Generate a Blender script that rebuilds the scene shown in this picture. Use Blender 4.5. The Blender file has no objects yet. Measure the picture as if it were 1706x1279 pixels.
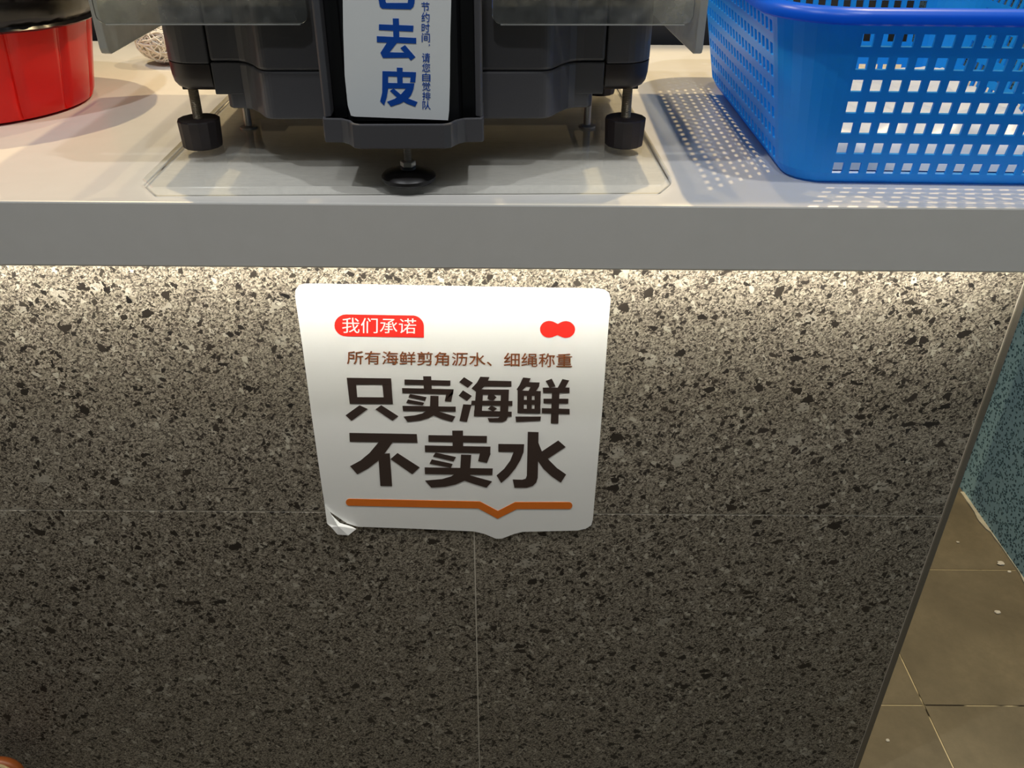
import bpy, bmesh, math, random
from mathutils import Vector, Matrix, noise

# ------------------------------------------------------------------ camera
scene = bpy.context.scene
COL = scene.collection
cam_data = bpy.data.cameras.new('camera')
cam_data.sensor_fit = 'HORIZONTAL'
cam_data.sensor_width = 36.0
cam_data.lens = 36.0 * 1434.0 / 1706.0
cam_data.clip_start = 0.02
cam = bpy.data.objects.new('camera', cam_data)
COL.objects.link(cam)
PITCH, ROLL = math.radians(32.0), math.radians(0.4)
_f = Vector((0, math.cos(PITCH), -math.sin(PITCH)))
_u = Vector((0, math.sin(PITCH), math.cos(PITCH)))
_r = Vector((1, 0, 0))
r2 = math.cos(ROLL) * _r + math.sin(ROLL) * _u
u2 = -math.sin(ROLL) * _r + math.cos(ROLL) * _u
cam.matrix_world = Matrix(((r2.x, u2.x, -_f.x, 0.0), (r2.y, u2.y, -_f.y, -0.7),
                           (r2.z, u2.z, -_f.z, 1.15), (0, 0, 0, 1)))
scene.camera = cam

# ------------------------------------------------------------------ light
world = bpy.data.worlds.new('hall_light')
scene.world = world
world.use_nodes = True
world.node_tree.nodes['Background'].inputs[0].default_value = (0.78, 0.91, 1.0, 1)
world.node_tree.nodes['Background'].inputs[1].default_value = 0.078
vs = scene.view_settings
vs.view_transform = 'Standard'
vs.look = 'None'
vs.gamma = 1.0
vs.use_curve_mapping = False
vs.exposure = 0.0


def spot(name, loc, target, power, color, angle, blend, radius):
    d = bpy.data.lights.new(name, 'SPOT')
    d.energy = power
    d.color = color
    d.spot_size = math.radians(angle)
    d.spot_blend = blend
    d.shadow_soft_size = radius
    o = bpy.data.objects.new(name, d)
    o.location = loc
    o.rotation_euler = (Vector(target) - Vector(loc)).to_track_quat('-Z', 'Y').to_euler()
    COL.objects.link(o)
    return o


WARM = (1.0, 0.77, 0.43)
spot('ceiling_spot', (0.88, 0.80, 2.8), (0.42, 0.15, 0.8), 122, WARM, 62, 0.6, 0.022)
spot('ceiling_spot', (-0.14, 0.78, 2.8), (0.10, 0.20, 0.8), 26, WARM, 74, 0.7, 0.030)
spot('ceiling_spot', (-1.15, 0.72, 2.8), (-0.50, 0.20, 0.9), 92, WARM, 62, 0.6, 0.022)
NEUTRAL = (0.97, 0.985, 1.0)
spot('front_spot', (0.62, -0.58, 2.8), (0.3, 0.0, 0.8), 43, NEUTRAL, 70, 0.8, 0.035)
spot('front_spot', (-0.85, -0.58, 2.8), (-0.3, 0.0, 0.8), 43, NEUTRAL, 70, 0.8, 0.035)
spot('front_spot', (-0.10, -1.25, 2.8), (0.5, 0.2, 0.6), 26, NEUTRAL, 70, 0.7, 0.05)  # added fill lamp, placed to brighten the blue stall side


# ------------------------------------------------------------------ helpers
def lin(r, g, b):
    def c(v):
        v /= 255.0
        return v / 12.92 if v <= 0.04045 else ((v + 0.055) / 1.055) ** 2.4
    return (c(r), c(g), c(b), 1.0)


class N:
    """small wrapper for building a node tree"""
    def __init__(self, name):
        self.m = bpy.data.materials.new(name)
        self.m.use_nodes = True
        self.t = self.m.node_tree
        self.t.nodes.clear()
        self.out = self.t.nodes.new('ShaderNodeOutputMaterial')

    def n(self, kind, ins=None, **props):
        nd = self.t.nodes.new('ShaderNode' + kind)
        for k, v in props.items():
            setattr(nd, k, v)
        for k, v in (ins or {}).items():
            s = nd.inputs[k]
            if isinstance(v, bpy.types.NodeSocket):
                self.t.links.new(v, s)
            else:
                s.default_value = v
        return nd

    def pos(self):
        return self.n('TexCoord').outputs['Object']

    def math(self, op, a, b=0.0):
        return self.n('Math', {0: a, 1: b}, operation=op).outputs[0]

    def noise(self, vec, scale, detail=4.0, rough=0.55):
        return self.n('TexNoise', {'Vector': vec, 'Scale': scale, 'Detail': detail, 'Roughness': rough}).outputs

    def mix(self, fac, a, b):
        nd = self.n('Mix', data_type='RGBA')
        for s, v in ((nd.inputs[0], fac), (nd.inputs[6], a), (nd.inputs[7], b)):
            if isinstance(v, bpy.types.NodeSocket):
                self.t.links.new(v, s)
            else:
                s.default_value = v
        return nd.outputs[2]

    def ramp(self, fac, stops, interp='LINEAR'):
        nd = self.n('ValToRGB', {0: fac})
        cr = nd.color_ramp
        cr.interpolation = interp
        while len(cr.elements) < len(stops):
            cr.elements.new(0.5)
        for e, (p, c) in zip(cr.elements, stops):
            e.position = p
            e.color = c if len(c) == 4 else (*c, 1)
        return nd.outputs[0]

    def bsdf(self, **ins):
        return self.n('BsdfPrincipled', {k.replace('_', ' '): v for k, v in ins.items()})

    def bump(self, h, strength=0.2, dist=0.001):
        return self.n('Bump', {'Height': h, 'Strength': strength, 'Distance': dist}).outputs[0]

    def done(self, shader):
        self.t.links.new(shader.outputs[0], self.out.inputs[0])
        return self.m


def plain(name, col, rough=0.5, metal=0.0, grain=0.06, scale=60.0, spec=0.5, bump=0.0):
    """procedural plain material: a colour with slight mottling"""
    k = N(name)
    p = k.pos()
    f = k.noise(p, scale)[0]
    dark = tuple(c * (1 - grain) for c in col[:3]) + (1,)
    lite = tuple(min(1, c * (1 + grain)) for c in col[:3]) + (1,)
    c = k.mix(f, dark, lite)
    b = k.bsdf(Base_Color=c, Roughness=rough, Metallic=metal, Specular_IOR_Level=spec)
    if bump:
        k.t.links.new(k.bump(f, bump, 0.0005), b.inputs['Normal'])
    return k.done(b)


def mk(name, bm, mat, parent=None, smooth=False, bevel=0.0, segs=2, label=None):
    me = bpy.data.meshes.new(name)
    bmesh.ops.recalc_face_normals(bm, faces=bm.faces)
    bm.to_mesh(me)
    bm.free()
    return link(name, me, mat, parent, smooth, bevel, segs, label)


def link(name, me, mat, parent=None, smooth=False, bevel=0.0, segs=2, label=None):
    o = bpy.data.objects.new(name, me)
    COL.objects.link(o)
    if mat and not me.materials:
        me.materials.append(mat)
    if parent:
        o.parent = parent
    if smooth:
        for p in me.polygons:
            p.use_smooth = True
        if smooth != 'all':
            me.set_sharp_from_angle(angle=math.radians(38))
    if bevel:
        b = o.modifiers.new('bevel', 'BEVEL')
        b.width = bevel
        b.segments = segs
        b.limit_method = 'ANGLE'
        b.angle_limit = math.radians(35)
        b.harden_normals = False
    if label:
        o['label'] = label
    return o


def tag(o, label, cat, group=None):
    o['label'] = label
    o['category'] = cat
    if group:
        o['group'] = group
    return o


def struct(o, label=None):
    o['kind'] = 'structure'
    if label:
        o['label'] = label
    return o


def empty(name, loc=(0, 0, 0), rz=0.0):
    o = bpy.data.objects.new(name, None)
    COL.objects.link(o)
    o.location = loc
    o.rotation_euler = (0, 0, rz)
    o.empty_display_size = 0.02
    return o


def box(bm, x0, x1, y0, y1, z0, z1):
    v = [bm.verts.new((x, y, z)) for x in (x0, x1) for y in (y0, y1) for z in (z0, z1)]
    for f in ((0, 1, 3, 2), (4, 6, 7, 5), (0, 4, 5, 1), (2, 3, 7, 6), (0, 2, 6, 4), (1, 5, 7, 3)):
        bm.faces.new([v[i] for i in f])
    return v


def boxo(name, b, mat, parent=None, bevel=0.0, label=None, segs=2):
    bm = bmesh.new()
    box(bm, *b)
    return mk(name, bm, mat, parent, False, bevel, segs, label)


def prism(bm, pts, z0, z1):
    lo = [bm.verts.new((x, y, z0)) for x, y in pts]
    hi = [bm.verts.new((x, y, z1)) for x, y in pts]
    bm.faces.new(lo[::-1])
    bm.faces.new(hi)
    n = len(pts)
    for i in range(n):
        bm.faces.new((lo[i], lo[(i + 1) % n], hi[(i + 1) % n], hi[i]))


def prism_y(bm, pts, y0, y1):
    """outline in x,z pushed along y"""
    lo = [bm.verts.new((x, y0, z)) for x, z in pts]
    hi = [bm.verts.new((x, y1, z)) for x, z in pts]
    bm.faces.new(lo)
    bm.faces.new(hi[::-1])
    n = len(pts)
    for i in range(n):
        bm.faces.new((lo[i], hi[i], hi[(i + 1) % n], lo[(i + 1) % n]))


def lathe(bm, prof, segs=32, cx=0.0, cy=0.0, rad=None, caps=True):
    rings = []
    for j, (r, z) in enumerate(prof):
        ring = []
        for i in range(segs):
            a = 2 * math.pi * i / segs
            rr = r if rad is None else r + rad(a, j)
            ring.append(bm.verts.new((cx + rr * math.cos(a), cy + rr * math.sin(a), z)))
        rings.append(ring)
    for a, b in zip(rings, rings[1:]):
        for i in range(segs):
            k = (i + 1) % segs
            bm.faces.new((a[i], a[k], b[k], b[i]))
    if caps:
        bm.faces.new(rings[0][::-1])
        bm.faces.new(rings[-1])
    return rings


def rod_profile(r, z0, z1, pitch=0.0014):
    prof = []
    n = max(2, int((z1 - z0) / pitch))
    for i in range(n + 1):
        z = z0 + (z1 - z0) * i / n
        prof.append((r, z))
        if i < n:
            prof.append((r * 0.86, z + (z1 - z0) / n * 0.5))
    return prof


def rrect(hx, hy, r, n=6, cx=0.0, cy=0.0):
    pts = []
    for sx, sy, a0 in ((1, 1, 0), (-1, 1, 90), (-1, -1, 180), (1, -1, 270)):
        for i in range(n + 1):
            a = math.radians(a0 + 90 * i / n)
            pts.append((cx + sx * (hx - r) + r * math.cos(a), cy + sy * (hy - r) + r * math.sin(a)))
    return pts


def text_mesh(body):
    c = bpy.data.curves.new('text', 'FONT')
    c.body = body
    c.resolution_u = 3
    o = bpy.data.objects.new('text', c)
    COL.objects.link(o)
    dg = bpy.context.evaluated_depsgraph_get()
    me = bpy.data.meshes.new_from_object(o.evaluated_get(dg))
    bpy.data.objects.remove(o)
    bpy.data.curves.remove(c)
    return me


def text_into(name, body, quad, y, mat, parent, bold=0.0):
    """lay a line of writing into a quad (tl, tr, br, bl in x,z) on the plane y"""
    me = text_mesh(body)
    me.name = name
    xs = [v.co.x for v in me.vertices]
    ys = [v.co.y for v in me.vertices]
    x0, x1, y0, y1 = min(xs), max(xs), min(ys), max(ys)
    tl, tr, br, bl = [Vector(q) * 1e-4 for q in quad]
    for v in me.vertices:
        s = (v.co.x - x0) / (x1 - x0)
        t = (v.co.y - y0) / (y1 - y0)
        p = (bl * (1 - s) + br * s) * (1 - t) + (tl * (1 - s) + tr * s) * t
        v.co = (p.x, y, p.y)
    me.materials.clear()
    if bold:
        bm = bmesh.new()
        for dx, dz, dy in ((-bold, 0, 0), (bold, 0, 1e-5), (0, bold, 2e-5), (0, -bold, 3e-5)):
            n0 = len(bm.verts)
            bm.from_mesh(me)
            bm.verts.ensure_lookup_table()
            for v in bm.verts[n0:]:
                v.co += Vector((dx, dy, dz))
        bm.to_mesh(me)
        bm.free()
    return link(name, me, mat, parent)


def poly_print(name, polys, y0, y1, mat, parent, label=None):
    bm = bmesh.new()
    for i, poly in enumerate(polys):
        prism_y(bm, [(x * 1e-4, z * 1e-4) for x, z in poly], y0 - i * 4e-6, y1)
    return mk(name, bm, mat, parent, label=label)

# outlines of printed shapes, in tenths of a millimetre
HEAD = [[[(-1131,473),(-672,469),(-682,392),(-1041,390)],[(-769,391),(-682,392),(-672,469),(-675,152),(-766,235)],[(-1131,473),(-1041,390),(-1043,235),(-1130,152)],[(-1130,152),(-1043,235),(-766,235),(-675,152)],[(-1028,134),(-947,87),(-1131,-66),(-1189,4)],[(-799,136),(-626,-3),(-694,-62),(-864,84)]],[[(-339,498),(-256,498),(-256,345),(-338,344)],[(-534,457),(-59,448),(-61,387),(-537,395)],[(-567,352),(-28,341),(-37,277),(-566,290)],[(-107,284),(-37,285),(-28,341),(-59,186),(-127,195)],[(-487,279),(-315,241),(-333,195),(-505,239)],[(-513,211),(-343,172),(-361,138),(-534,167)],[(-274,260),(-189,257),(-196,118),(-285,123)],[(-576,130),(-13,124),(-15,62),(-573,65)],[(-319,73),(-191,66),(-241,19),(-308,-24),(-398,-56),(-533,-75),(-571,-7),(-451,10),(-369,36)],[(-199,64),(-20,-2),(-58,-71),(-171,-31),(-277,27)]],[[(83,490),(174,423),(120,361),(32,431)],[(68,329),(160,260),(108,197),(22,263)],[(67,155),(155,150),(102,-69),(22,-56)],[(252,497),(346,492),(329,448),(290,377),(221,298),(159,354),(215,423)],[(291,451),(573,446),(574,380),(262,381)],[(206,343),(549,342),(546,278),(200,279)],[(206,343),(280,344),(260,4),(176,4)],[(156,201),(586,201),(586,140),(150,146)],[(181,77),(579,65),(579,3),(176,4)],[(467,341),(549,342),(540,3),(523,-44),(482,-68),(340,-67),(324,-19),(434,-18),(453,2)],[(332,280),(379,288),(419,247),(384,205),(347,209),(323,231)],[(367,142),(422,104),(383,65),(326,103)]],[[(694,491),(772,483),(753,422),(719,371),(664,306),(628,346),(659,399)],[(718,436),(867,432),(863,386),(830,326),(751,325),(774,378),(711,384)],[(640,333),(881,326),(882,266),(644,268)],[(640,333),(707,330),(707,47),(640,48)],[(817,329),(882,326),(881,44),(820,46)],[(735,325),(789,325),(791,47),(739,47)],[(641,217),(883,213),(883,156),(642,158)],[(642,104),(883,102),(881,44),(640,48)],[(619,3),(890,6),(886,-47),(625,-65)],[(929,451),(991,479),(1033,387),(971,368)],[(1101,476),(1172,459),(1122,343),(1050,356)],[(900,369),(1179,372),(1182,306),(906,304)],[(911,232),(1173,234),(1173,174),(913,175)],[(898,114),(1191,105),(1194,39),(900,50)],[(998,364),(1077,365),(1078,-81),(997,-79)]],[[(-1170,-224),(-443,-234),(-442,-348),(-1176,-341)],[(-855,-334),(-711,-343),(-801,-484),(-887,-596),(-1009,-706),(-1134,-786),(-1204,-674),(-1083,-596),(-975,-492)],[(-880,-505),(-752,-494),(-758,-950),(-890,-949)],[(-668,-489),(-435,-684),(-522,-780),(-749,-572)]],[[(-60,-185),(56,-184),(54,-395),(-61,-396)],[(-318,-247),(314,-253),(310,-342),(-322,-333)],[(-365,-384),(351,-394),(347,-486),(-366,-472)],[(238,-471),(347,-470),(350,-495),(311,-615),(213,-591)],[(-251,-479),(-29,-539),(-59,-597),(-281,-533)],[(-296,-573),(-68,-633),(-92,-686),(-324,-631)],[(27,-504),(139,-507),(122,-705),(13,-702)],[(-380,-684),(374,-692),(368,-783),(-381,-775)],[(-39,-765),(129,-775),(60,-863),(-43,-919),(-163,-953),(-320,-967),(-383,-869),(-193,-846),(-91,-808)],[(87,-779),(364,-875),(301,-962),(160,-909),(23,-850)]],[[(754,-194),(870,-197),(874,-821),(858,-886),(822,-933),(754,-960),(615,-961),(596,-845),(702,-848),(739,-833),(752,-790)],[(436,-357),(717,-359),(711,-467),(679,-570),(625,-686),(550,-803),(466,-895),(415,-789),(499,-697),(566,-582),(603,-464),(436,-463)],[(1085,-305),(1168,-391),(981,-551),(891,-620),(863,-496)],[(866,-323),(912,-455),(990,-568),(1085,-682),(1189,-769),(1134,-883),(1030,-798),(935,-693),(862,-569)]]]
BAR = [[(-1255,-1138),(226,-1164),(428,-1301),(624,-1169),(1235,-1164),(1247,-1166),(1262,-1176),(1273,-1193),(1277,-1214),(1274,-1236),(1265,-1253),(1251,-1264),(1240,-1266),(644,-1272),(426,-1418),(204,-1266),(-1267,-1240),(-1277,-1238),(-1291,-1227),(-1299,-1210),(-1301,-1189),(-1295,-1168),(-1284,-1151),(-1268,-1140)]]
PILL = [[(-1092,964),(-1121,968),(-1148,980),(-1170,1000),(-1185,1025),(-1194,1055),(-1194,1087),(-1187,1119),(-1173,1148),(-1152,1174),(-1126,1193),(-1098,1206),(-1068,1210),(-417,1203),(-398,1203),(-377,1198),(-357,1189),(-339,1175),(-325,1158),(-314,1138),(-307,1115),(-304,1091),(-309,955)]]
LOGO = [[(997,1139),(979,1148),(960,1152),(940,1153),(920,1149),(902,1141),(886,1130),(873,1115),(863,1098),(857,1079),(856,1059),(858,1039),(865,1020),(876,1002),(890,987),(907,976),(925,968),(945,965),(965,966),(985,971),(1003,980),(1033,995),(1065,979),(1083,970),(1103,965),(1123,965),(1143,968),(1161,976),(1177,988),(1190,1003),(1200,1020),(1205,1040),(1206,1060),(1203,1080),(1196,1099),(1185,1116),(1171,1130),(1154,1142),(1135,1149),(1116,1153),(1096,1152),(1077,1147),(1059,1138),(1032,1120)]]
T1 = [[(-1109,1176),(-374,1170),(-386,999),(-1126,1002)]]
T2 = [[(-1097,796),(1190,781),(1194,616),(-1112,637)]]
SIGN = [[(-1547,1404),(-1532,1472),(-1498,1518),(-1438,1534),(-779,1530),(245,1516),(1415,1504),(1477,1491),(1521,1457),(1539,1398),(1537,945),(1538,183),(1531,-654),(1522,-1417),(1510,-1507),(1449,-1562),(1353,-1592),(715,-1617),(617,-1651),(474,-1724),(407,-1728),(272,-1654),(149,-1616),(-537,-1580),(-1197,-1557),(-1315,-1507),(-1415,-1412),(-1515,-1318),(-1546,-1209),(-1550,-979),(-1551,23),(-1545,798)]]
CURL = [[(-1546,-1209),(-1485,-1381),(-1399,-1492),(-1271,-1555),(-1210,-1561),(-1301,-1620),(-1422,-1598),(-1486,-1508),(-1537,-1477)]]
BLUE = [[[(-126,1659),(148,1653),(144,1613),(-129,1619)],[(97,1653),(147,1653),(137,1511),(89,1515)],[(-137,1559),(139,1552),(137,1511),(-140,1518)],[(-135,1586),(-84,1586),(-92,1449),(-84,1430),(-120,1394),(-139,1411),(-145,1456)],[(-117,1436),(114,1436),(104,1389),(-120,1394),(-138,1408)],[(90,1470),(142,1470),(138,1436),(127,1408),(104,1389),(68,1415),(82,1430)]],[[(-43,1321),(6,1321),(0,1161),(-47,1164)],[(-156,1277),(120,1267),(115,1222),(-160,1234)],[(-181,1187),(137,1174),(135,1130),(-183,1141)],[(-101,1139),(-21,1136),(-87,1063),(85,1059),(87,1021),(-144,1019),(-161,1059)],[(43,1119),(123,1026),(84,999),(5,1096)]],[[(-155,915),(122,906),(118,865),(-158,876)],[(81,908),(122,906),(111,825),(68,826)],[(-35,943),(13,941),(5,814),(-38,817)],[(-155,915),(-107,913),(-119,768),(-136,699),(-161,636),(-192,672),(-169,745)],[(-123,821),(103,817),(94,775),(-122,777)],[(39,783),(99,813),(94,772),(70,722),(33,683),(-24,653),(-105,628),(-134,668),(-69,691),(-16,726)],[(-72,776),(-20,730),(41,695),(121,665),(101,627),(31,652),(-45,699),(-104,757)]]]
VT = [('节',[(193,1443),(256,1441),(253,1372),(189,1374)]),('约',[(190,1367),(254,1365),(250,1293),(186,1295)]),('时',[(187,1286),(251,1284),(248,1216),(184,1218)]),('间',[(184,1211),(249,1209),(246,1141),(181,1143)]),('，',[(235,1126),(246,1124),(245,1110),(235,1112)]),('请',[(179,1058),(244,1056),(240,983),(175,986)]),('您',[(176,978),(241,976),(238,908),(172,910)]),('自',[(173,900),(239,898),(236,832),(170,835)]),('觉',[(170,829),(236,826),(233,756),(167,759)]),('排',[(167,749),(234,746),(231,681),(164,683)]),('队',[(164,675),(232,673),(228,603),(161,605)])]
LABEL = [[(-398,1829),(440,1832),(430,1457),(413,1175),(398,806),(385,589),(373,511),(365,511),(-48,529),(-421,544),(-448,553),(-467,638),(-469,882),(-449,1211)]]
# ------------------------------------------------------------------ materials
def terrazzo():
    k = N('terrazzo_tile')
    p = k.pos()
    warp = k.noise(p, 240.0, 2.0)[1]
    sub = k.n('VectorMath', {0: warp, 1: (0.5, 0.5, 0.5)}, operation='SUBTRACT').outputs[0]
    sc = k.n('VectorMath', {0: sub, 'Scale': 0.0045}, operation='SCALE').outputs[0]
    q = k.n('VectorMath', {0: p, 1: sc}, operation='ADD').outputs[0]

    def voro(scale, off, stretch=1.0, rot=0.0):
        mp = k.n('Mapping', {'Vector': q, 'Location': off, 'Rotation': (0, rot, 0)}).outputs[0]
        mp = k.n('Mapping', {'Vector': mp, 'Scale': (1, 1, stretch)}).outputs[0]
        a = k.n('TexVoronoi', {'Vector': mp, 'Scale': scale}, feature='F1')
        e = k.n('TexVoronoi', {'Vector': mp, 'Scale': scale}, feature='DISTANCE_TO_EDGE')
        sep = k.n('SeparateColor', {0: a.outputs['Color']})
        return sep.outputs, e.outputs['Distance']

    def chips(scale, off, share, edge, stretch=1.0, rot=0.0):
        c, e = voro(scale, off, stretch, rot)
        m = k.math('MULTIPLY', k.math('LESS_THAN', c[0], share), k.math('GREATER_THAN', e, edge))
        return m, c

    base = k.mix(k.noise(p, 26.0, 2.0)[0], lin(122, 115, 102), lin(138, 130, 116))
    # fine grit
    g, _e = voro(640.0, (0, 0, 0), 1.3, 0.6)
    grit = k.ramp(g[0], [(0.0, lin(44, 38, 33)), (0.20, lin(80, 73, 64)), (0.38, lin(126, 118, 105)),
                         (0.80, lin(160, 152, 137))], 'CONSTANT')
    c = k.mix(0.8, base, grit)
    # pale stones
    pale = k.mix(k.noise(p, 420.0, 3.0)[0], lin(118, 112, 101), lin(182, 175, 160))
    m, cc = chips(50.0, (3.1, 0.2, 1.7), 0.075, 0.17, 1.3, 0.5)
    c = k.mix(k.math('MULTIPLY', m, 0.7), c, pale)
    m, cc = chips(125.0, (7.0, 0.4, 2.2), 0.07, 0.14, 1.4, 2.0)
    c = k.mix(k.math('MULTIPLY', m, 0.8), c, lin(172, 165, 150))
    # dark stones: slivers, chips and a few larger pieces
    m, cc = chips(300.0, (1.0, 5.0, 2.0), 0.15, 0.08, 1.9, 0.4)
    c = k.mix(k.math('MULTIPLY', m, 0.9), c, lin(38, 31, 26))
    m, cc = chips(270.0, (6.0, 2.0, 4.0), 0.10, 0.09, 1.8, 2.3)
    c = k.mix(k.math('MULTIPLY', m, 0.9), c, lin(38, 31, 26))
    m, cc = chips(140.0, (4.0, 1.0, 9.0), 0.075, 0.10, 1.6, 1.0)
    c = k.mix(k.math('MULTIPLY', m, 0.97), c, k.mix(cc[1], lin(22, 18, 16), lin(44, 38, 32)))
    m, cc = chips(150.0, (9.0, 3.0, 1.0), 0.065, 0.10, 1.6, 2.6)
    c = k.mix(k.math('MULTIPLY', m, 0.97), c, k.mix(cc[1], lin(22, 18, 16), lin(44, 38, 32)))
    m, cc = chips(78.0, (2.0, 8.0, 5.0), 0.048, 0.14, 1.25, 0.2)
    c = k.mix(m, c, k.mix(cc[1], lin(16, 14, 14), lin(46, 40, 34)))
    b = k.bsdf(Base_Color=c, Roughness=0.5, Specular_IOR_Level=0.35)
    k.t.links.new(k.bump(g[1], 0.06, 0.0004), b.inputs['Normal'])
    return k.done(b)


def blue_stone():
    k = N('blue_speckled_stone')
    p = k.pos()
    warp = k.noise(p, 160.0, 2.0)[1]
    q = k.n('VectorMath', {0: k.n('VectorMath', {0: warp, 'Scale': 0.006}, operation='SCALE').outputs[0], 1: p},
            operation='ADD').outputs[0]
    v = k.n('TexVoronoi', {'Vector': q, 'Scale': 200.0}, feature='F1')
    e = k.n('TexVoronoi', {'Vector': q, 'Scale': 200.0}, feature='DISTANCE_TO_EDGE')
    s = k.n('SeparateColor', {0: v.outputs['Color']}).outputs
    m = k.math('MULTIPLY', k.math('LESS_THAN', s[0], 0.40), k.math('GREATER_THAN', e.outputs[0], 0.10))
    base = k.mix(k.noise(p, 30.0)[0], lin(160, 208, 234), lin(178, 222, 242))
    c = k.mix(m, base, lin(52, 98, 126))
    return k.done(k.bsdf(Base_Color=c, Roughness=0.55))


def floor_stone():
    k = N('floor_stone_tile')
    p = k.pos()
    a = k.noise(p, 5.0, 6.0, 0.65)[0]
    b_ = k.noise(p, 70.0, 5.0, 0.7)[0]
    c = k.ramp(a, [(0.3, lin(106, 97, 78)), (0.7, lin(146, 134, 108))])
    c = k.mix(k.math('MULTIPLY', b_, 0.55), c, lin(90, 79, 60))
    b = k.bsdf(Base_Color=c, Roughness=0.55)
    k.t.links.new(k.bump(b_, 0.25, 0.001), b.inputs['Normal'])
    return k.done(b)


def grout():
    k = N('worn_pale_grout')
    p = k.pos()
    f = k.noise(p, 14.0, 3.0)[0]
    c = k.ramp(f, [(0.37, lin(52, 42, 30)), (0.43, lin(222, 206, 164))])
    return k.done(k.bsdf(Base_Color=c, Roughness=0.9))


def acrylic(name, haze, streak, tint, gloss_rough, seed, stretch=(1, 1, 1), scale=70.0):
    """clear sheet: see-through, mirror-like at the surface, with a film of scratches and dirt"""
    k = N(name)
    p = k.pos()
    mp = k.n('Mapping', {'Vector': p, 'Location': seed, 'Scale': stretch}).outputs[0]
    f1 = k.noise(mp, scale, 6.0, 0.7)[0]
    f2 = k.noise(mp, scale * 0.14, 2.0, 0.5)[0]
    d = k.ramp(k.math('MULTIPLY', f1, f2), [(0.20, (0, 0, 0)), (0.42, (1, 1, 1))])
    fac = k.math('ADD', k.math('MULTIPLY', d, streak), haze)
    tr = k.n('BsdfTransparent', {'Color': tint})
    d1 = k.n('BsdfDiffuse', {'Color': (0.80, 0.81, 0.78, 1)})
    d2 = k.n('BsdfTranslucent', {'Color': (0.80, 0.81, 0.78, 1)})
    df = k.n('MixShader', {0: 0.6, 1: d1.outputs[0], 2: d2.outputs[0]})
    m1 = k.n('MixShader', {0: fac, 1: tr.outputs[0], 2: df.outputs[0]})
    gl = k.n('BsdfGlossy', {'Color': (1, 1, 1, 1), 'Roughness': gloss_rough})
    fr = k.n('Fresnel', {'IOR': 1.45}).outputs[0]
    m2 = k.n('MixShader', {0: fr, 1: m1.outputs[0], 2: gl.outputs[0]})
    return k.done(m2)


def basket_plastic(name, col, trans):
    k = N(name)
    p = k.pos()
    f = k.noise(p, 40.0)[0]
    c = k.mix(f, tuple(v * 0.93 for v in col[:3]) + (1,), col)
    b = k.bsdf(Base_Color=c, Roughness=0.34, Specular_IOR_Level=0.5)
    t = k.n('BsdfTranslucent', {'Color': c})
    m = k.n('MixShader', {0: trans, 1: b.outputs[0], 2: t.outputs[0]})
    return k.done(m)


def red_plastic():
    k = N('red_ribbed_plastic')
    p = k.pos()
    f = k.noise(p, 30.0)[0]
    c = k.mix(f, lin(212, 16, 12), lin(226, 26, 20))
    return k.done(k.bsdf(Base_Color=c, Roughness=0.28, Specular_IOR_Level=0.3))


def counter_stone():
    k = N('off_white_counter')
    p = k.pos()
    f = k.noise(p, 45.0, 6.0)[0]
    s = k.noise(k.n('Mapping', {'Vector': p, 'Scale': (1, 6, 1)}).outputs[0], 9.0, 3.0)[0]
    c = k.mix(f, lin(222, 219, 212), lin(230, 227, 221))
    c = k.mix(k.math('MULTIPLY', s, 0.12), c, lin(196, 190, 180))
    return k.done(k.bsdf(Base_Color=c, Roughness=0.32, Specular_IOR_Level=0.4))


def emitter(name, col, strength):
    k = N(name)
    e = k.n('Emission', {'Color': col, 'Strength': strength})
    return k.done(e)


M_TERR = terrazzo()
M_BLUE = blue_stone()
M_FLOOR = floor_stone()
M_GROUT = grout()
M_WGROUT = plain('wall_joint_grout', lin(196, 188, 172), 0.9, grain=0.15)
M_TRIM = plain('edge_trim_metal', lin(98, 92, 82), 0.5, 0.2)
M_COUNTER = counter_stone()
M_DARKWALL = plain('dark_back_panel', lin(34, 34, 36), 0.6)
M_CABINET = plain('cabinet_board', lin(70, 68, 64), 0.7)
M_BODY = plain('charcoal_plastic', lin(80, 79, 82), 0.42, grain=0.04, scale=900, bump=0.02)
M_BODY2 = plain('dark_brown_plastic', lin(30, 22, 22), 0.4, grain=0.05)
M_BLACK = plain('black_plastic', lin(22, 22, 24), 0.35)
M_RUBBER = plain('black_rubber', lin(36, 28, 30), 0.55)
M_DISC = plain('black_foot_plastic', lin(18, 15, 15), 0.4)
M_STEEL = plain('zinc_steel', lin(176, 172, 164), 0.32, 0.7)
M_DARKSTEEL = plain('dull_steel_rod', lin(150, 136, 116), 0.45, 0.4)
M_TRAY = plain('brushed_steel', lin(170, 170, 170), 0.3, 1.0)
M_PAPER = plain('white_label_card', lin(240, 243, 242), 0.4, grain=0.02)
M_VINYL = plain('white_sign_vinyl', lin(222, 221, 218), 0.38, grain=0.02, scale=25, bump=0.12)
M_INK = plain('dark_brown_ink', lin(48, 36, 33), 0.45)
M_RED = plain('red_ink', lin(232, 44, 36), 0.4)
M_WHITEINK = plain('white_ink', lin(236, 230, 222), 0.4)
M_BROWN = plain('brown_ink', lin(122, 66, 30), 0.45)
M_ORANGE = plain('orange_ink', lin(204, 104, 26), 0.4)
M_BLUEINK = plain('blue_ink', lin(14, 78, 176), 0.4)
M_REDPL = red_plastic()
M_BAG = plain('black_bin_bag', lin(20, 18, 18), 0.22, grain=0.1)
M_TWINE = plain('white_twine', lin(238, 234, 222), 0.7, grain=0.1, scale=300)
M_BASKET = basket_plastic('blue_basket_plastic', lin(42, 178, 255), 0.45)
M_RIM = basket_plastic('blue_rim_plastic', lin(4, 108, 246), 0.3)
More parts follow.
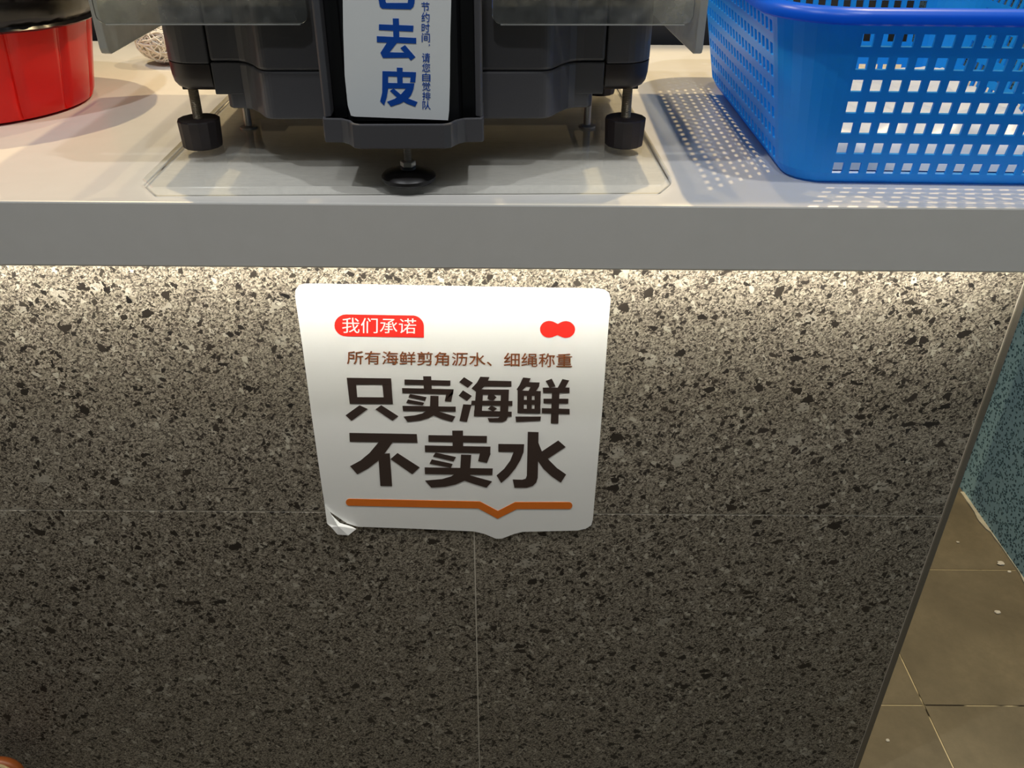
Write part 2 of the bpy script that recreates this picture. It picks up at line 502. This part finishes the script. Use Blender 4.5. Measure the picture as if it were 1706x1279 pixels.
M_WBAG = plain('white_plastic_film', lin(186, 192, 204), 0.35, grain=0.05)
M_SHEET = acrylic('clear_flap_acrylic', 0.055, 0.30, (0.93, 0.95, 0.94, 1), 0.06, (3, 1, 2))
M_SIDE = acrylic('frosted_side_acrylic', 0.80, 0.15, (0.92, 0.94, 0.91, 1), 0.15, (1, 6, 2))
M_EDGE = acrylic('bright_edge_white', 0.85, 0.1, (0.97, 0.97, 0.97, 1), 0.3, (0, 0, 0))
M_PLATE = acrylic('clear_base_acrylic', 0.02, 0.16, (0.98, 0.985, 0.975, 1), 0.05, (5, 2, 2), (1, 3, 1), 90.0)
M_LED = emitter('led_diffuser', (1.0, 0.97, 0.86, 1), 92.0)
M_ALU = plain('aluminium_channel', lin(180, 180, 180), 0.4, 0.8)
M_CAULK = plain('old_white_caulk', lin(196, 190, 170), 0.8, grain=0.2)
M_CRUMB = plain('white_crumb', lin(220, 214, 200), 0.8)
M_SHOE = plain('dark_shoe_leather', lin(38, 24, 18), 0.4)
M_TAN = plain('tan_shoe_panel', lin(140, 72, 28), 0.45)
M_PIPING = plain('cream_piping', lin(176, 152, 108), 0.6)

# ------------------------------------------------------------------ the setting
WALL_Y = 0.06
TOP = 0.892
T = 0.303
bm = bmesh.new()
box(bm, -3.5, 3.5, -4.5, 3.5, -0.05, -0.0015)
floor = struct(mk('floor', bm, M_GROUT))
bm = bmesh.new()
g = T / 2 - 0.0013
box(bm, -g, g, -g, g, -0.008, 0.0)
tile_me = bpy.data.meshes.new('floor_tile')
bmesh.ops.recalc_face_normals(bm, faces=bm.faces)
bm.to_mesh(tile_me)
bm.free()
tile_me.materials.append(M_FLOOR)
for i in range(-8, 6):
    for j in range(-8, 7):
        cx, cy = 0.656 + (i + 0.5) * T, 0.1893 + (j + 0.5) * T
        if cx < 0.35 and cy > 0.3:
            continue
        o = bpy.data.objects.new('floor_tile', tile_me)
        o.location = (cx, cy, 0)
        o.parent = floor
        COL.objects.link(o)

# tiled cabinet front below the counter
bm = bmesh.new()
box(bm, -1.25, 0.498, WALL_Y + 0.0005, WALL_Y + 0.03, 0.0, 0.869)
box(bm, 0.478, 0.498, WALL_Y + 0.03, 0.68, 0.0, 0.869)
wall = struct(mk('wall_front', bm, M_WGROUT), 'grey terrazzo tiled cabinet front under the counter')
TILES = ((-0.7045, 0.4945, 0.5006, 0.868), (-1.25, -0.7060, 0.5006, 0.868),
         (-0.0424, 0.4945, 0.001, 0.4994), (-1.25, -0.0436, 0.001, 0.4994))
for x0, x1, z0, z1 in TILES:
    boxo('terrazzo_tile', (x0, x1, WALL_Y, WALL_Y + 0.008, z0, z1), M_TERR, wall, 0.0006, segs=1)
struct(boxo('trim_1', (0.4955, 0.5025, WALL_Y - 0.0012, WALL_Y + 0.012, 0.0, 0.868), M_TRIM, None, 0.0006),
       'thin metal trim along the right edge of the terrazzo wall')
# neighbouring blue stall front
struct(boxo('wall_right', (0.953, 0.99, -0.6, 2.2, 0.0, 0.95), M_BLUE, None, 0.001),
       'blue speckled stone side of the next stall')
bm = bmesh.new()
random.seed(4)
ys = [0.30 + 0.42 * i / 40 for i in range(41)]
pts = [(0.953 - 0.0012 - (0.007 * max(0.0, noise.noise((y * 23, 3, 1)) + 0.05) + (0.006 if y > 0.60 else 0)), y) for y in ys]
prism(bm, pts + [(0.9535, ys[-1]), (0.9535, ys[0])], 0.0, 0.0035)
struct(mk('trim_2', bm, M_CAULK), 'ragged white caulk along the foot of the blue stall')
struct(boxo('wall_back', (-2.2, 0.62, 0.735, 0.77, 0.0, 1.9), M_DARKWALL), 'dark panel behind the counter')

# counter: slab with a folded front apron
bm = bmesh.new()
prof = [(0.0, 0.832), (0.0, TOP), (0.70, TOP), (0.70, 0.870), (0.012, 0.870), (0.012, 0.832)]
lo = [bm.verts.new((-1.3, y, z)) for y, z in prof]
hi = [bm.verts.new((0.61, y, z)) for y, z in prof]
bm.faces.new(lo)
bm.faces.new(hi[::-1])
for i in range(len(prof)):
    k = (i + 1) % len(prof)
    bm.faces.new((lo[i], hi[i], hi[k], lo[k]))
counter = mk('counter_top', bm, M_COUNTER, None, False, 0.0016, 2)
tag(counter, 'long off-white counter slab with thick front edge above the terrazzo wall', 'counter')

led = empty('led_strip', (0, 0.0165, 0.840))
tag(led, 'lit strip lamp hidden under the front edge of the counter', 'lamp')
boxo('channel', (-1.2, 0.49, -0.0042, 0.006, 0.0005, 0.008), M_ALU, led)
boxo('diffuser', (-1.2, 0.49, -0.004, 0.004, -0.0015, 0.0005), M_LED, led)

# ------------------------------------------------------------------ the sign on the wall
SX, SZ = -0.058, 0.635
sign = empty('wall_sign', (SX, 0, SZ))
tag(sign, 'square white vinyl sign with big dark Chinese lettering stuck on the terrazzo wall', 'sign')
F0 = WALL_Y - 0.0015
poly_print('panel', SIGN, F0, WALL_Y - 0.0001, M_VINYL, sign)
bm = bmesh.new()
c = [(x * 1e-4, z * 1e-4) for x, z in CURL[0]]
vv = [bm.verts.new((x, F0 - 0.0004 - d, z)) for (x, z), d in zip(c, (0, 0, .001, .0, .003, .007, .008, .006, .003))]
mid = bm.verts.new((sum(x for x, z in c) / 9, F0 - 0.008, sum(z for x, z in c) / 9 + 0.001))
for i in range(9):
    bm.faces.new((vv[i], vv[(i + 1) % 9], mid))
curl = mk('curled_corner', bm, M_VINYL, sign, label='torn curled lower left corner')
sm = curl.modifiers.new('thick', 'SOLIDIFY')
sm.thickness = 0.0005
for k, polys in enumerate(HEAD):
    poly_print('character', polys, F0 - 0.0003, F0, M_INK, sign)
poly_print('underline', BAR, F0 - 0.0003, F0, M_ORANGE, sign, 'orange underline with a notch')
tagp = poly_print('tag', PILL, F0 - 0.0003, F0, M_RED, sign, 'red tag with white lettering')
text_into('lettering', '我们承诺', T1[0], F0 - 0.00045, M_WHITEINK, tagp)
poly_print('logo', LOGO, F0 - 0.0003, F0, M_RED, sign, 'red logo of two merged discs')
text_into('lettering', '所有海鲜剪角沥水、细绳称重', T2[0], F0 - 0.0004, M_BROWN, sign, 0.00013)

# ------------------------------------------------------------------ electronic scale
RZ = math.radians(2.0)
OS = (-0.097, 0.142, 0.900)
plate = empty('acrylic_base_plate', OS, RZ)
bm = bmesh.new()
prism(bm, [(-0.233, -0.097), (-0.217, -0.1205), (0.222, -0.1205), (0.236, -0.097), (0.236, 0.27), (-0.233, 0.27)], -0.008, 0.0)
bp = mk('acrylic_base_plate', bm, M_PLATE, None, False, 0.0008, 1)
bp.location = OS
bp.rotation_euler = (0, 0, RZ)
bpy.data.objects.remove(plate)
bp.name = 'acrylic_base_plate'
tag(bp, 'clear acrylic base sheet with cut corners lying under the scale', 'acrylic sheet')

sc = empty('weighing_scale', OS, RZ)
tag(sc, 'dark grey electronic weighing scale on screw feet with a white label', 'scale')


def shell(name, pts, z0, z1, mat, bevel=0.003, label=None):
    bm = bmesh.new()
    prism(bm, pts, z0, z1)
    return mk(name, bm, mat, sc, False, bevel, 3, label)


def sym(half):
    """mirror an x>0 outline given from the front middle outwards"""
    return [(-x, y) for x, y in half[::-1]] + list(half)


def arc(cx, cy, r, a0, a1, n):
    return [(cx + r * math.cos(math.radians(a0 + (a1 - a0) * i / n)), cy + r * math.sin(math.radians(a0 + (a1 - a0) * i / n)))
            for i in range(n + 1)]


front = arc(0.116, -0.042, 0.016, -90, -35, 5) + arc(0.1505, -0.0055, 0.016, 145 + 20, 90 + 150, 4)[::1]
front = arc(0.118, -0.044, 0.014, -90, -30, 5) + [(0.1385, -0.036), (0.147, -0.024), (0.153, -0.0205), (0.160, -0.0195)]
shell('upper_shell', sym(front + [(0.1800, -0.0195), (0.180, 0.25)]), 0.0822, 0.150, M_BODY)
shell('lower_shell', sym(front + [(0.166, -0.0195), (0.1705, -0.014), (0.1705, 0.22)]), 0.0405, 0.0817, M_BODY, 0.002)
shell('inner_core', sym([(0.17, -0.012), (0.17, 0.21)]), 0.050, 0.148, M_BLACK, 0.001)
for s in (-1, 1):
    def mir(pts):
        return [(s * x, y) for x, y in pts]
    # step between the shell and the corner block
    shell('side_step', mir([(0.153, -0.0205), (0.1795, -0.0205), (0.1795, 0.06), (0.153, 0.06)]), 0.0535, 0.0817, M_BODY, 0.001)
    out = arc(0.196, 0.012, 0.030, -90, 0, 8)
    pts = [(0.1815, -0.0185)] + out + [(0.226, 0.25), (0.1815, 0.25)]
    shell('corner_cover', mir(pts), 0.0800, 0.150, M_BODY, 0.0015)
    bm = bmesh.new()
    rings = []
    for d, zz in ((0.0, 0.0797), (0.0006, 0.068), (0.0020, 0.061), (0.0045, 0.0575), (0.0085, 0.0555)):
        o2 = [(0.1815, -0.0185 + d)] + arc(0.196, 0.012, 0.030 - d, -90, 0, 8) + [(0.226 - d, 0.25), (0.1815, 0.25)]
        rings.append([bm.verts.new((s * x, y, zz)) for x, y in o2])
    for a_, b_ in zip(rings, rings[1:]):
        for i in range(len(a_)):
            k = (i + 1) % len(a_)
            bm.faces.new((a_[i], a_[k], b_[k], b_[i]))
    bm.faces.new(rings[0])
    bm.faces.new(rings[-1][::-1])
    mk('corner_base', bm, M_BODY2, sc, True)
    shell('foot_mount', mir([(0.192, 0.0), (0.216, 0.0), (0.216, 0.024), (0.192, 0.024)]), 0.0532, 0.0565, M_BLACK, 0.0008)
    # rubber screw feet
    for fy, tall in ((0.0, True), (0.21, True)):
        bm = bmesh.new()
        lathe(bm, [(0.0178, 0.0), (0.0188, 0.0012), (0.0200, 0.0255), (0.0192, 0.0268)], 14, s * 0.206, fy)
        ft = mk('leveling_foot', bm, M_RUBBER, sc, False, 0.0006, 2)
        bm = bmesh.new()
        lathe(bm, rod_profile(0.0050, 0.0265, 0.0550), 14, s * 0.206, fy)
        mk('threaded_rod', bm, M_DARKSTEEL, ft)
    bm = bmesh.new()
    lathe(bm, [(0.0038, 0.002), (0.0038, 0.042)], 12, s * 0.176, 0.062)
    lathe(bm, [(0.009, 0.0), (0.009, 0.002), (0.006, 0.003)], 16, s * 0.176, 0.062)
    mk('stop_pin', bm, M_STEEL, sc, True)
# display column bracket
br = [(0.035, -0.1305), (0.0405, -0.1275), (0.0455, -0.1180), (0.052, -0.1120), (0.0668, -0.1110), (0.0678, -0.108), (0.0678, -0.045)]
outer = sym(br)
inner = sym([(0.033, -0.1275), (0.0385, -0.1250), (0.0435, -0.1155), (0.051, -0.1090), (0.0648, -0.1082), (0.0650, -0.106), (0.0650, -0.047)])
bm = bmesh.new()
R_ = [[bm.verts.new((x, y, z)) for x, y in pts] for pts, z in ((outer, 0.0352), (outer, 0.0556), (inner, 0.0556), (inner, 0.0385))]
for a_, b_ in zip(R_, R_[1:]):
    for i in range(len(a_)):
        k = (i + 1) % len(a_)
        bm.faces.new((a_[i], a_[k], b_[k], b_[i]))
bm.faces.new(R_[0][::-1])
bm.faces.new(R_[-1])
cb = mk('column_bracket', bm, M_BODY, sc, False, 0.0012, 2)
bm = bmesh.new()
prism(bm, [(x * 0.995, y + 0.0003) for x, y in inner], 0.0388, 0.0430)
mk('bracket_shade', bm, M_BLACK, cb)  # black insert stands in for the shade inside the hollow bracket
shell('column_back', sym([(0.0610, -0.088), (0.0610, -0.052)]), 0.050, 0.30, M_BLACK, 0.001)
shell('column_pad', sym([(0.040, -0.0995), (0.047, -0.097), (0.050, -0.088)]), 0.0500, 0.30, M_BLACK, 0.001)
for s in (-1, 1):
    rail = [(s * x, y) for x, y in ((0.0610, -0.104), (0.0650, -0.107), (0.0672, -0.104), (0.0672, -0.06), (0.0610, -0.06))]
    shell('column_rail', rail, 0.0550, 0.30, M_BODY, 0.001)
lab = poly_print('label_card', LABEL, -0.1010, -0.0994, M_PAPER, sc, 'white label with blue Chinese lettering')
for polys in BLUE:
    poly_print('character', polys, -0.1013, -0.1010, M_BLUEINK, lab)
for ch, quad in VT:
    text_into('lettering', ch, quad, -0.1013, M_BLUEINK, lab, 0.00008)
# middle levelling foot
bm = bmesh.new()
lathe(bm, [(0.0225, 0.0), (0.0238, 0.0015), (0.0238, 0.0042), (0.0215, 0.0068), (0.0120, 0.0092), (0.0070, 0.0100), (0.0064, 0.0125)], 40, 0.0013, -0.1035)
mf = mk('leveling_foot', bm, M_DISC, sc, True, label='flat round black foot under the column')
bm = bmesh.new()
lathe(bm, [(0.0062, 0.0122), (0.0068, 0.0130), (0.0068, 0.0165), (0.0062, 0.0173)], 6, 0.0013, -0.1035)
mk('hex_nut', bm, M_STEEL, mf, False, 0.0003)
bm = bmesh.new()
lathe(bm, rod_profile(0.0034, 0.0170, 0.0365, 0.0012), 12, 0.0013, -0.1035)
mk('threaded_rod', bm, M_STEEL, mf)
# weighing tray on top
bm = bmesh.new()
prism(bm, rrect(0.232, 0.165, 0.02, 5, 0, 0.105), 0.152, 0.166)
mk('weighing_tray', bm, M_TRAY, sc, False, 0.003, 3)

# clear guard over the tray
gd = empty('acrylic_guard', OS, RZ)
tag(gd, 'clear acrylic splash guard hanging over the weighing scale', 'acrylic guard')


def flap(x0, x1, z0, z1, r):
    pts = [(x0 + r - r * math.cos(t), z0 + r - r * math.sin(t)) for t in [math.pi / 2 * i / 6 for i in range(7)]]
    pts += [(x1 - r + r * math.sin(t), z0 + r - r * math.cos(t)) for t in [math.pi / 2 * i / 6 for i in range(7)]]
    return pts + [(x1, z1), (x0, z1)]


for x0, x1 in ((-0.2510, -0.0772), (0.0758, 0.2450)):
    bm = bmesh.new()
    prism_y(bm, flap(x0, x1, 0.1234, 0.172, 0.007), -0.0735, -0.0705)
    ff = mk('front_flap', bm, M_SHEET, gd, False, 0.0004, 1)
    boxo('bright_edge', (x0 + 0.007, x1 - 0.007, -0.0736, -0.0704, 0.1224, 0.1233), M_EDGE, ff)  # added whiter strip, paints the bright line along the flap's lower edge
for s in (-1, 1):
    bm = bmesh.new()
    yz = [(-0.0595, 0.172), (-0.0595, 0.1015), (-0.0575, 0.0970), (-0.052, 0.0955), (0.26, 0.0955), (0.26, 0.172)]
    lo = [bm.verts.new((s * 0.2525, y, z)) for y, z in yz]
    hi = [bm.verts.new((s * 0.2595, y, z)) for y, z in yz]
    bm.faces.new(lo)
    bm.faces.new(hi[::-1])
    for i in range(len(yz)):
        k = (i + 1) % len(yz)
        bm.faces.new((lo[i], hi[i], hi[k], lo[k]))
    mk('side_panel', bm, M_SIDE, gd, False, 0.0006, 1)
bm = bmesh.new()
prism(bm, [(-0.2595, -0.0735), (-0.0772, -0.0735), (-0.0772, -0.04), (0.0758, -0.04), (0.0758, -0.0735), (0.2595, -0.0735), (0.2595, 0.26), (-0.2595, 0.26)],
      0.172, 0.175)
mk('top_sheet', bm, M_SHEET, gd)

# ------------------------------------------------------------------ red bucket with black bag
bu = empty('red_bucket', (-0.622, 0.324, TOP))
tag(bu, 'round red plastic tub with vertical panels, lined with a black bag, left of the scale', 'tub')


def groove(a, j):
    d = (math.degrees(a) + 42) % (360 / 14)
    d = min(d, 360 / 14 - d)
    return -0.0040 if d < 1.2 else (-0.0012 if d < 2.6 else 0.0010)


bm = bmesh.new()
prof = [(0.112, 0.0), (0.1215, 0.003), (0.1235, 0.010)] + [(0.1235 + 0.0165 * t / 8, 0.010 + 0.088 * t / 8) for t in range(1, 9)]
prof += [(0.146, 0.128), (0.143, 0.128), (0.120, 0.012), (0.05, 0.010)]
lathe(bm, prof, 14 * 16, rad=lambda a, j: groove(a, j) if 1 < j < 12 else 0.0)
mk('shell', bm, M_REDPL, bu, True)
bm = bmesh.new()
lathe(bm, [(0.1415, 0.118), (0.150, 0.118), (0.1525, 0.122), (0.1525, 0.128), (0.149, 0.131), (0.1415, 0.131)], 96, caps=False)
mk('rim', bm, M_REDPL, bu, True)
bb = empty('bin_bag', (-0.622, 0.324, TOP))
tag(bb, 'black plastic bag folded over the rim of the red tub', 'bag')
bm = bmesh.new()


def crease(a, j):
    v = noise.noise((math.cos(a) * 9, math.sin(a) * 9, j * 0.9)) * 0.0022
    v += noise.noise((math.cos(a) * 30, math.sin(a) * 30, j * 1.7)) * 0.0008
    return abs(v) if j < 7 else v


def sag(v):
    a = math.atan2(v.co.y, v.co.x)
    if v.co.xy.length > 0.141 and v.co.z < 0.116:
        v.co.z += 0.0003 - 0.0068 * max(0.0, math.cos(a)) ** 1.5 + 0.0006 * noise.noise((math.cos(a) * 12, math.sin(a) * 12, 5))


prof = [(0.1450, 0.0975), (0.1500, 0.1000), (0.1470, 0.1040), (0.1505, 0.1080), (0.1530, 0.1120), (0.1558, 0.1210), (0.1555, 0.1300), (0.1520, 0.1355), (0.1470, 0.1365),
        (0.1380, 0.1310), (0.1290, 0.10), (0.118, 0.05), (0.09, 0.03), (0.03, 0.028)]
rings = lathe(bm, prof, 180, rad=crease, caps=False)
bm.faces.new(rings[-1])
for v in bm.verts:
    sag(v)
mk('film', bm, M_BAG, bb, True)

# ------------------------------------------------------------------ ball of twine
tw = empty('twine_ball', (-0.474, 0.545, TOP + 0.033))
tag(tw, 'small loose bundle of white twine behind the left side of the scale', 'twine')
bm = bmesh.new()
bmesh.ops.create_icosphere(bm, subdivisions=3, radius=1.0)
for v in bm.verts:
    v.co = Vector((v.co.x * 0.040, v.co.y * 0.036, v.co.z * 0.029)) * 0.95 * (1 + 0.06 * noise.noise(v.co * 3))
mk('core', bm, M_TWINE, tw, 'all')
random.seed(11)
for k in range(70):
    bm = bmesh.new()
    ax = Vector((random.gauss(0, 1), random.gauss(0, 1), random.gauss(0, 0.6) + 0.8)).normalized()
    e1 = ax.orthogonal().normalized()
    e2 = ax.cross(e1)
    d = random.uniform(-0.55, 0.55)
    ph = random.uniform(0, 6)
    rr = []
    n = 36
    for i in range(n):
        a = 2 * math.pi * i / n
        u = (e1 * math.cos(a) + e2 * math.sin(a)) * math.sqrt(1 - d * d) + ax * (d + 0.07 * math.sin(3 * a + ph))
        u = u.normalized() * (1.03 + 0.035 * math.sin(5 * a + ph * 2))
        rr.append(Vector((u.x * 0.041, u.y * 0.037, max(u.z * 0.030, -0.0318))))
    R = 0.0010
    vs_ = []
    for i in range(n):
        tng = (rr[(i + 1) % n] - rr[i - 1]).normalized()
        nn = tng.cross(Vector((0.3, 0.2, 1))).normalized()
        b2 = tng.cross(nn)
        vs_.append([bm.verts.new(rr[i] + nn * R * math.cos(t) + b2 * R * math.sin(t)) for t in (0, 1.57, 3.14, 4.71)])
    for i in range(n):
        for q in range(4):
            bm.faces.new((vs_[i][q], vs_[(i + 1) % n][q], vs_[(i + 1) % n][(q + 1) % 4], vs_[i][(q + 1) % 4]))
    mk('strand', bm, M_TWINE, tw, True)

# ------------------------------------------------------------------ blue basket
bk = empty('blue_basket', (0.400, 0.258, TOP), math.radians(-1.0))
tag(bk, 'blue plastic basket with square holes at the right end of the counter', 'basket')
BH = 0.150
HX, HY, FL = 0.150, 0.203, 0.030


def outline(h, d=0.0):
    """perimeter points at height h, offset outward by d; returns points and a hole flag for each span"""
    t = h / BH
    hx, hy, r = HX + FL * t + d, HY + FL * t + d, 0.036 + 0.022 * t + d
    pts, flags = [], []
    for side in range(4):
        L = (hx if side % 2 == 0 else hy) - r
        other = (hy if side % 2 == 0 else hx)
        n = 15 if side % 2 == 0 else 22
        w = 2 * L / n
        seq = [-L]
        fl = []
        for i in range(n):
            a = -L + i * w
            seq += [a + w * 0.20, a + w * 0.80, a + w]
            fl += [False, True, False]
        ang = math.radians(90 * side)
        ca, sa = math.cos(ang), math.sin(ang)
        for s, f in zip(seq, fl + [None]):
            x, y = s, -other
            pts.append((x * ca - y * sa, x * sa + y * ca))
            if f is not None:
                flags.append(f)
        # corner after this side
        cx, cy = L, -(other - r)
        for i in range(0, 8):
            if i:
                a = math.radians(-90 + 90 * i / 8)
                x, y = cx + r * math.cos(a), cy + r * math.sin(a)
                pts.append((x * ca - y * sa, x * sa + y * ca))
            flags.append(False)
    return pts, flags


lev = [0.002, 0.0115]
hole_rows = []
z = 0.0115
for i in range(7):
    lev.append(z + 0.0102)
    hole_rows.append(len(lev) - 2)
    z += 0.0185
    lev.append(z)
lev.append(BH)
bm = bmesh.new()
rings = []
for h in lev:
    p, fl = outline(h, -0.004 if h < 0.004 else 0.0)
    rings.append([bm.verts.new((x, y, h)) for x, y in p])
n = len(rings[0])
for j in range(len(lev) - 1):
    for i in range(n):
        if j in hole_rows and fl[i]:
            continue
        k = (i + 1) % n
        bm.faces.new((rings[j][i], rings[j][k], rings[j + 1][k], rings[j + 1][i]))
side = mk('side_wall', bm, M_BASKET, bk)
sm = side.modifiers.new('thick', 'SOLIDIFY')
sm.thickness = 0.0026
sm.offset = -1
bm = bmesh.new()
p, fl = outline(0.002, -0.0045)
prism(bm, p, 0.0022, 0.0045)
mk('bottom', bm, M_BASKET, bk)
bm = bmesh.new()
prof = [(0.0, 0.1440), (0.0095, 0.1408), (0.0125, 0.1425), (0.0130, 0.1465), (0.0105, 0.1510), (0.0050, 0.1535), (-0.0010, 0.1525), (-0.0032, 0.1490), (-0.0030, 0.1440)]
rr = [[bm.verts.new((x, y, h)) for x, y in outline(BH, d)[0]] for d, h in prof]
for a, b in zip(rr, rr[1:] + rr[:1]):
    for i in range(n):
        k = (i + 1) % n
        bm.faces.new((a[i], a[k], b[k], b[i]))
mk('rim', bm, M_RIM, bk, True)
for sx, sy in ((-1, -1), (1, -1), (-1, 1), (1, 1)):
    bm = bmesh.new()
    lathe(bm, [(0.008, 0.0), (0.009, 0.0024)], 16, sx * 0.11, sy * 0.165)
    mk('foot', bm, M_RIM, bk)

# folded white film lying in the basket
wb = empty('plastic_bag', (0.400, 0.258, TOP + 0.0047), math.radians(-1.0))
tag(wb, 'crumpled white plastic bag lying on the bottom of the blue basket', 'bag')
bm = bmesh.new()
GX, GY = 34, 38
grid = []
for i in range(GX + 1):
    row = []
    for j in range(GY + 1):
        u, v = i / GX * 2 - 1, j / GY * 2 - 1
        edge = max(0.0, 1 - max(abs(u), abs(v)) ** 8)
        x, y = u * 0.138 - 0.004, -0.028 + v * 0.150
        hgt = 0.036 + 0.012 * noise.noise((x * 22, y * 22, 1)) + 0.006 * noise.noise((x * 70, y * 60, 4))
        hgt += max(0.0, -u - 0.6) * 2.5 * 0.030 * (0.6 + 0.5 * v)
        row.append(bm.verts.new((x, y, 0.001 + hgt * edge)))
    grid.append(row)
for i in range(GX):
    for j in range(GY):
        bm.faces.new((grid[i][j], grid[i + 1][j], grid[i + 1][j + 1], grid[i][j + 1]))
mk('film', bm, M_WBAG, wb, 'all')

# ------------------------------------------------------------------ shoe in the lower left corner
sh = empty('shoe', (-0.697, -0.112, 0.0), math.radians(180))
tag(sh, 'dark shoe with tan heel at the lower left corner by the wall', 'shoe')


def shoe_ring(y, hw, z0, z1, n=18):
    return [(hw * math.cos(2 * math.pi * i / n), y, (z0 + z1) / 2 + (z1 - z0) / 2 * math.sin(2 * math.pi * i / n)) for i in range(n)]


def loft(bm, rings):
    rv = [[bm.verts.new(p) for p in r] for r in rings]
    for a, b in zip(rv, rv[1:]):
        for i in range(len(a)):
            k = (i + 1) % len(a)
            bm.faces.new((a[i], a[k], b[k], b[i]))
    bm.faces.new(rv[0][::-1])
    bm.faces.new(rv[-1])


bm = bmesh.new()
loft(bm, [shoe_ring(y, w, 0.012, h) for y, w, h in ((-0.14, 0.022, 0.085), (-0.13, 0.032, 0.10), (-0.09, 0.036, 0.105), (-0.04, 0.037, 0.098),
                                                     (0.0, 0.040, 0.086), (0.05, 0.045, 0.070), (0.10, 0.043, 0.058), (0.13, 0.032, 0.048), (0.142, 0.016, 0.036))])
mk('upper', bm, M_SHOE, sh, 'all')
bm = bmesh.new()
outl = [(0.030 + 0.016 * math.sin((t + 0.14) / 0.29 * 3.0) if True else 0, t) for t in [-0.14 + 0.028 * i for i in range(11)]]
prism(bm, [(x, y) for x, y in outl] + [(-x, y) for x, y in outl[::-1]], 0.0, 0.020)
mk('sole', bm, M_PIPING, sh, False, 0.004)
bm = bmesh.new()
loft(bm, [shoe_ring(y, w, 0.040, h) for y, w, h in ((-0.1415, 0.0225, 0.086), (-0.131, 0.0332, 0.101), (-0.120, 0.0342, 0.1045))])
mk('heel_panel', bm, M_TAN, sh, 'all')
bm = bmesh.new()
loft(bm, [shoe_ring(y, w, 0.012, h) for y, w, h in ((-0.1195, 0.0350, 0.1055), (-0.1165, 0.0354, 0.1062))])
mk('piping', bm, M_PIPING, sh, 'all')

# crumbs on the floor
random.seed(3)
for x, y, r, w in ((0.9295, 0.508, 0.0055, 'pale crumb on the floor beside the blue stall, largest of the crumbs'),
                   (0.936, 0.487, 0.0028, 'small pale crumb just in front of the largest crumb by the blue stall'),
                   (0.874, 0.567, 0.0025, 'tiny pale crumb on the floor tile nearest the blue stall corner'),
                   (0.865, 0.385, 0.0040, 'pale crumb near the middle of the large open floor tile'),
                   (0.575, 0.125, 0.0024, 'tiny white crumb on the dark floor beside the wall trim')):
    bm = bmesh.new()
    bmesh.ops.create_icosphere(bm, subdivisions=2, radius=1.0)
    for v in bm.verts:
        q = v.co * (1 + 0.35 * noise.noise(v.co * 2 + Vector((x * 50, 0, 0))))
        v.co = Vector((q.x * r * 1.3, q.y * r, q.z * r * 0.45))
    zz = min(v.co.z for v in bm.verts)
    for v in bm.verts:
        v.co.z -= zz
    o = mk('crumb', bm, M_CRUMB)
    o.location = (x, y, 0)
    tag(o, w, 'crumb', 'crumbs on the floor')
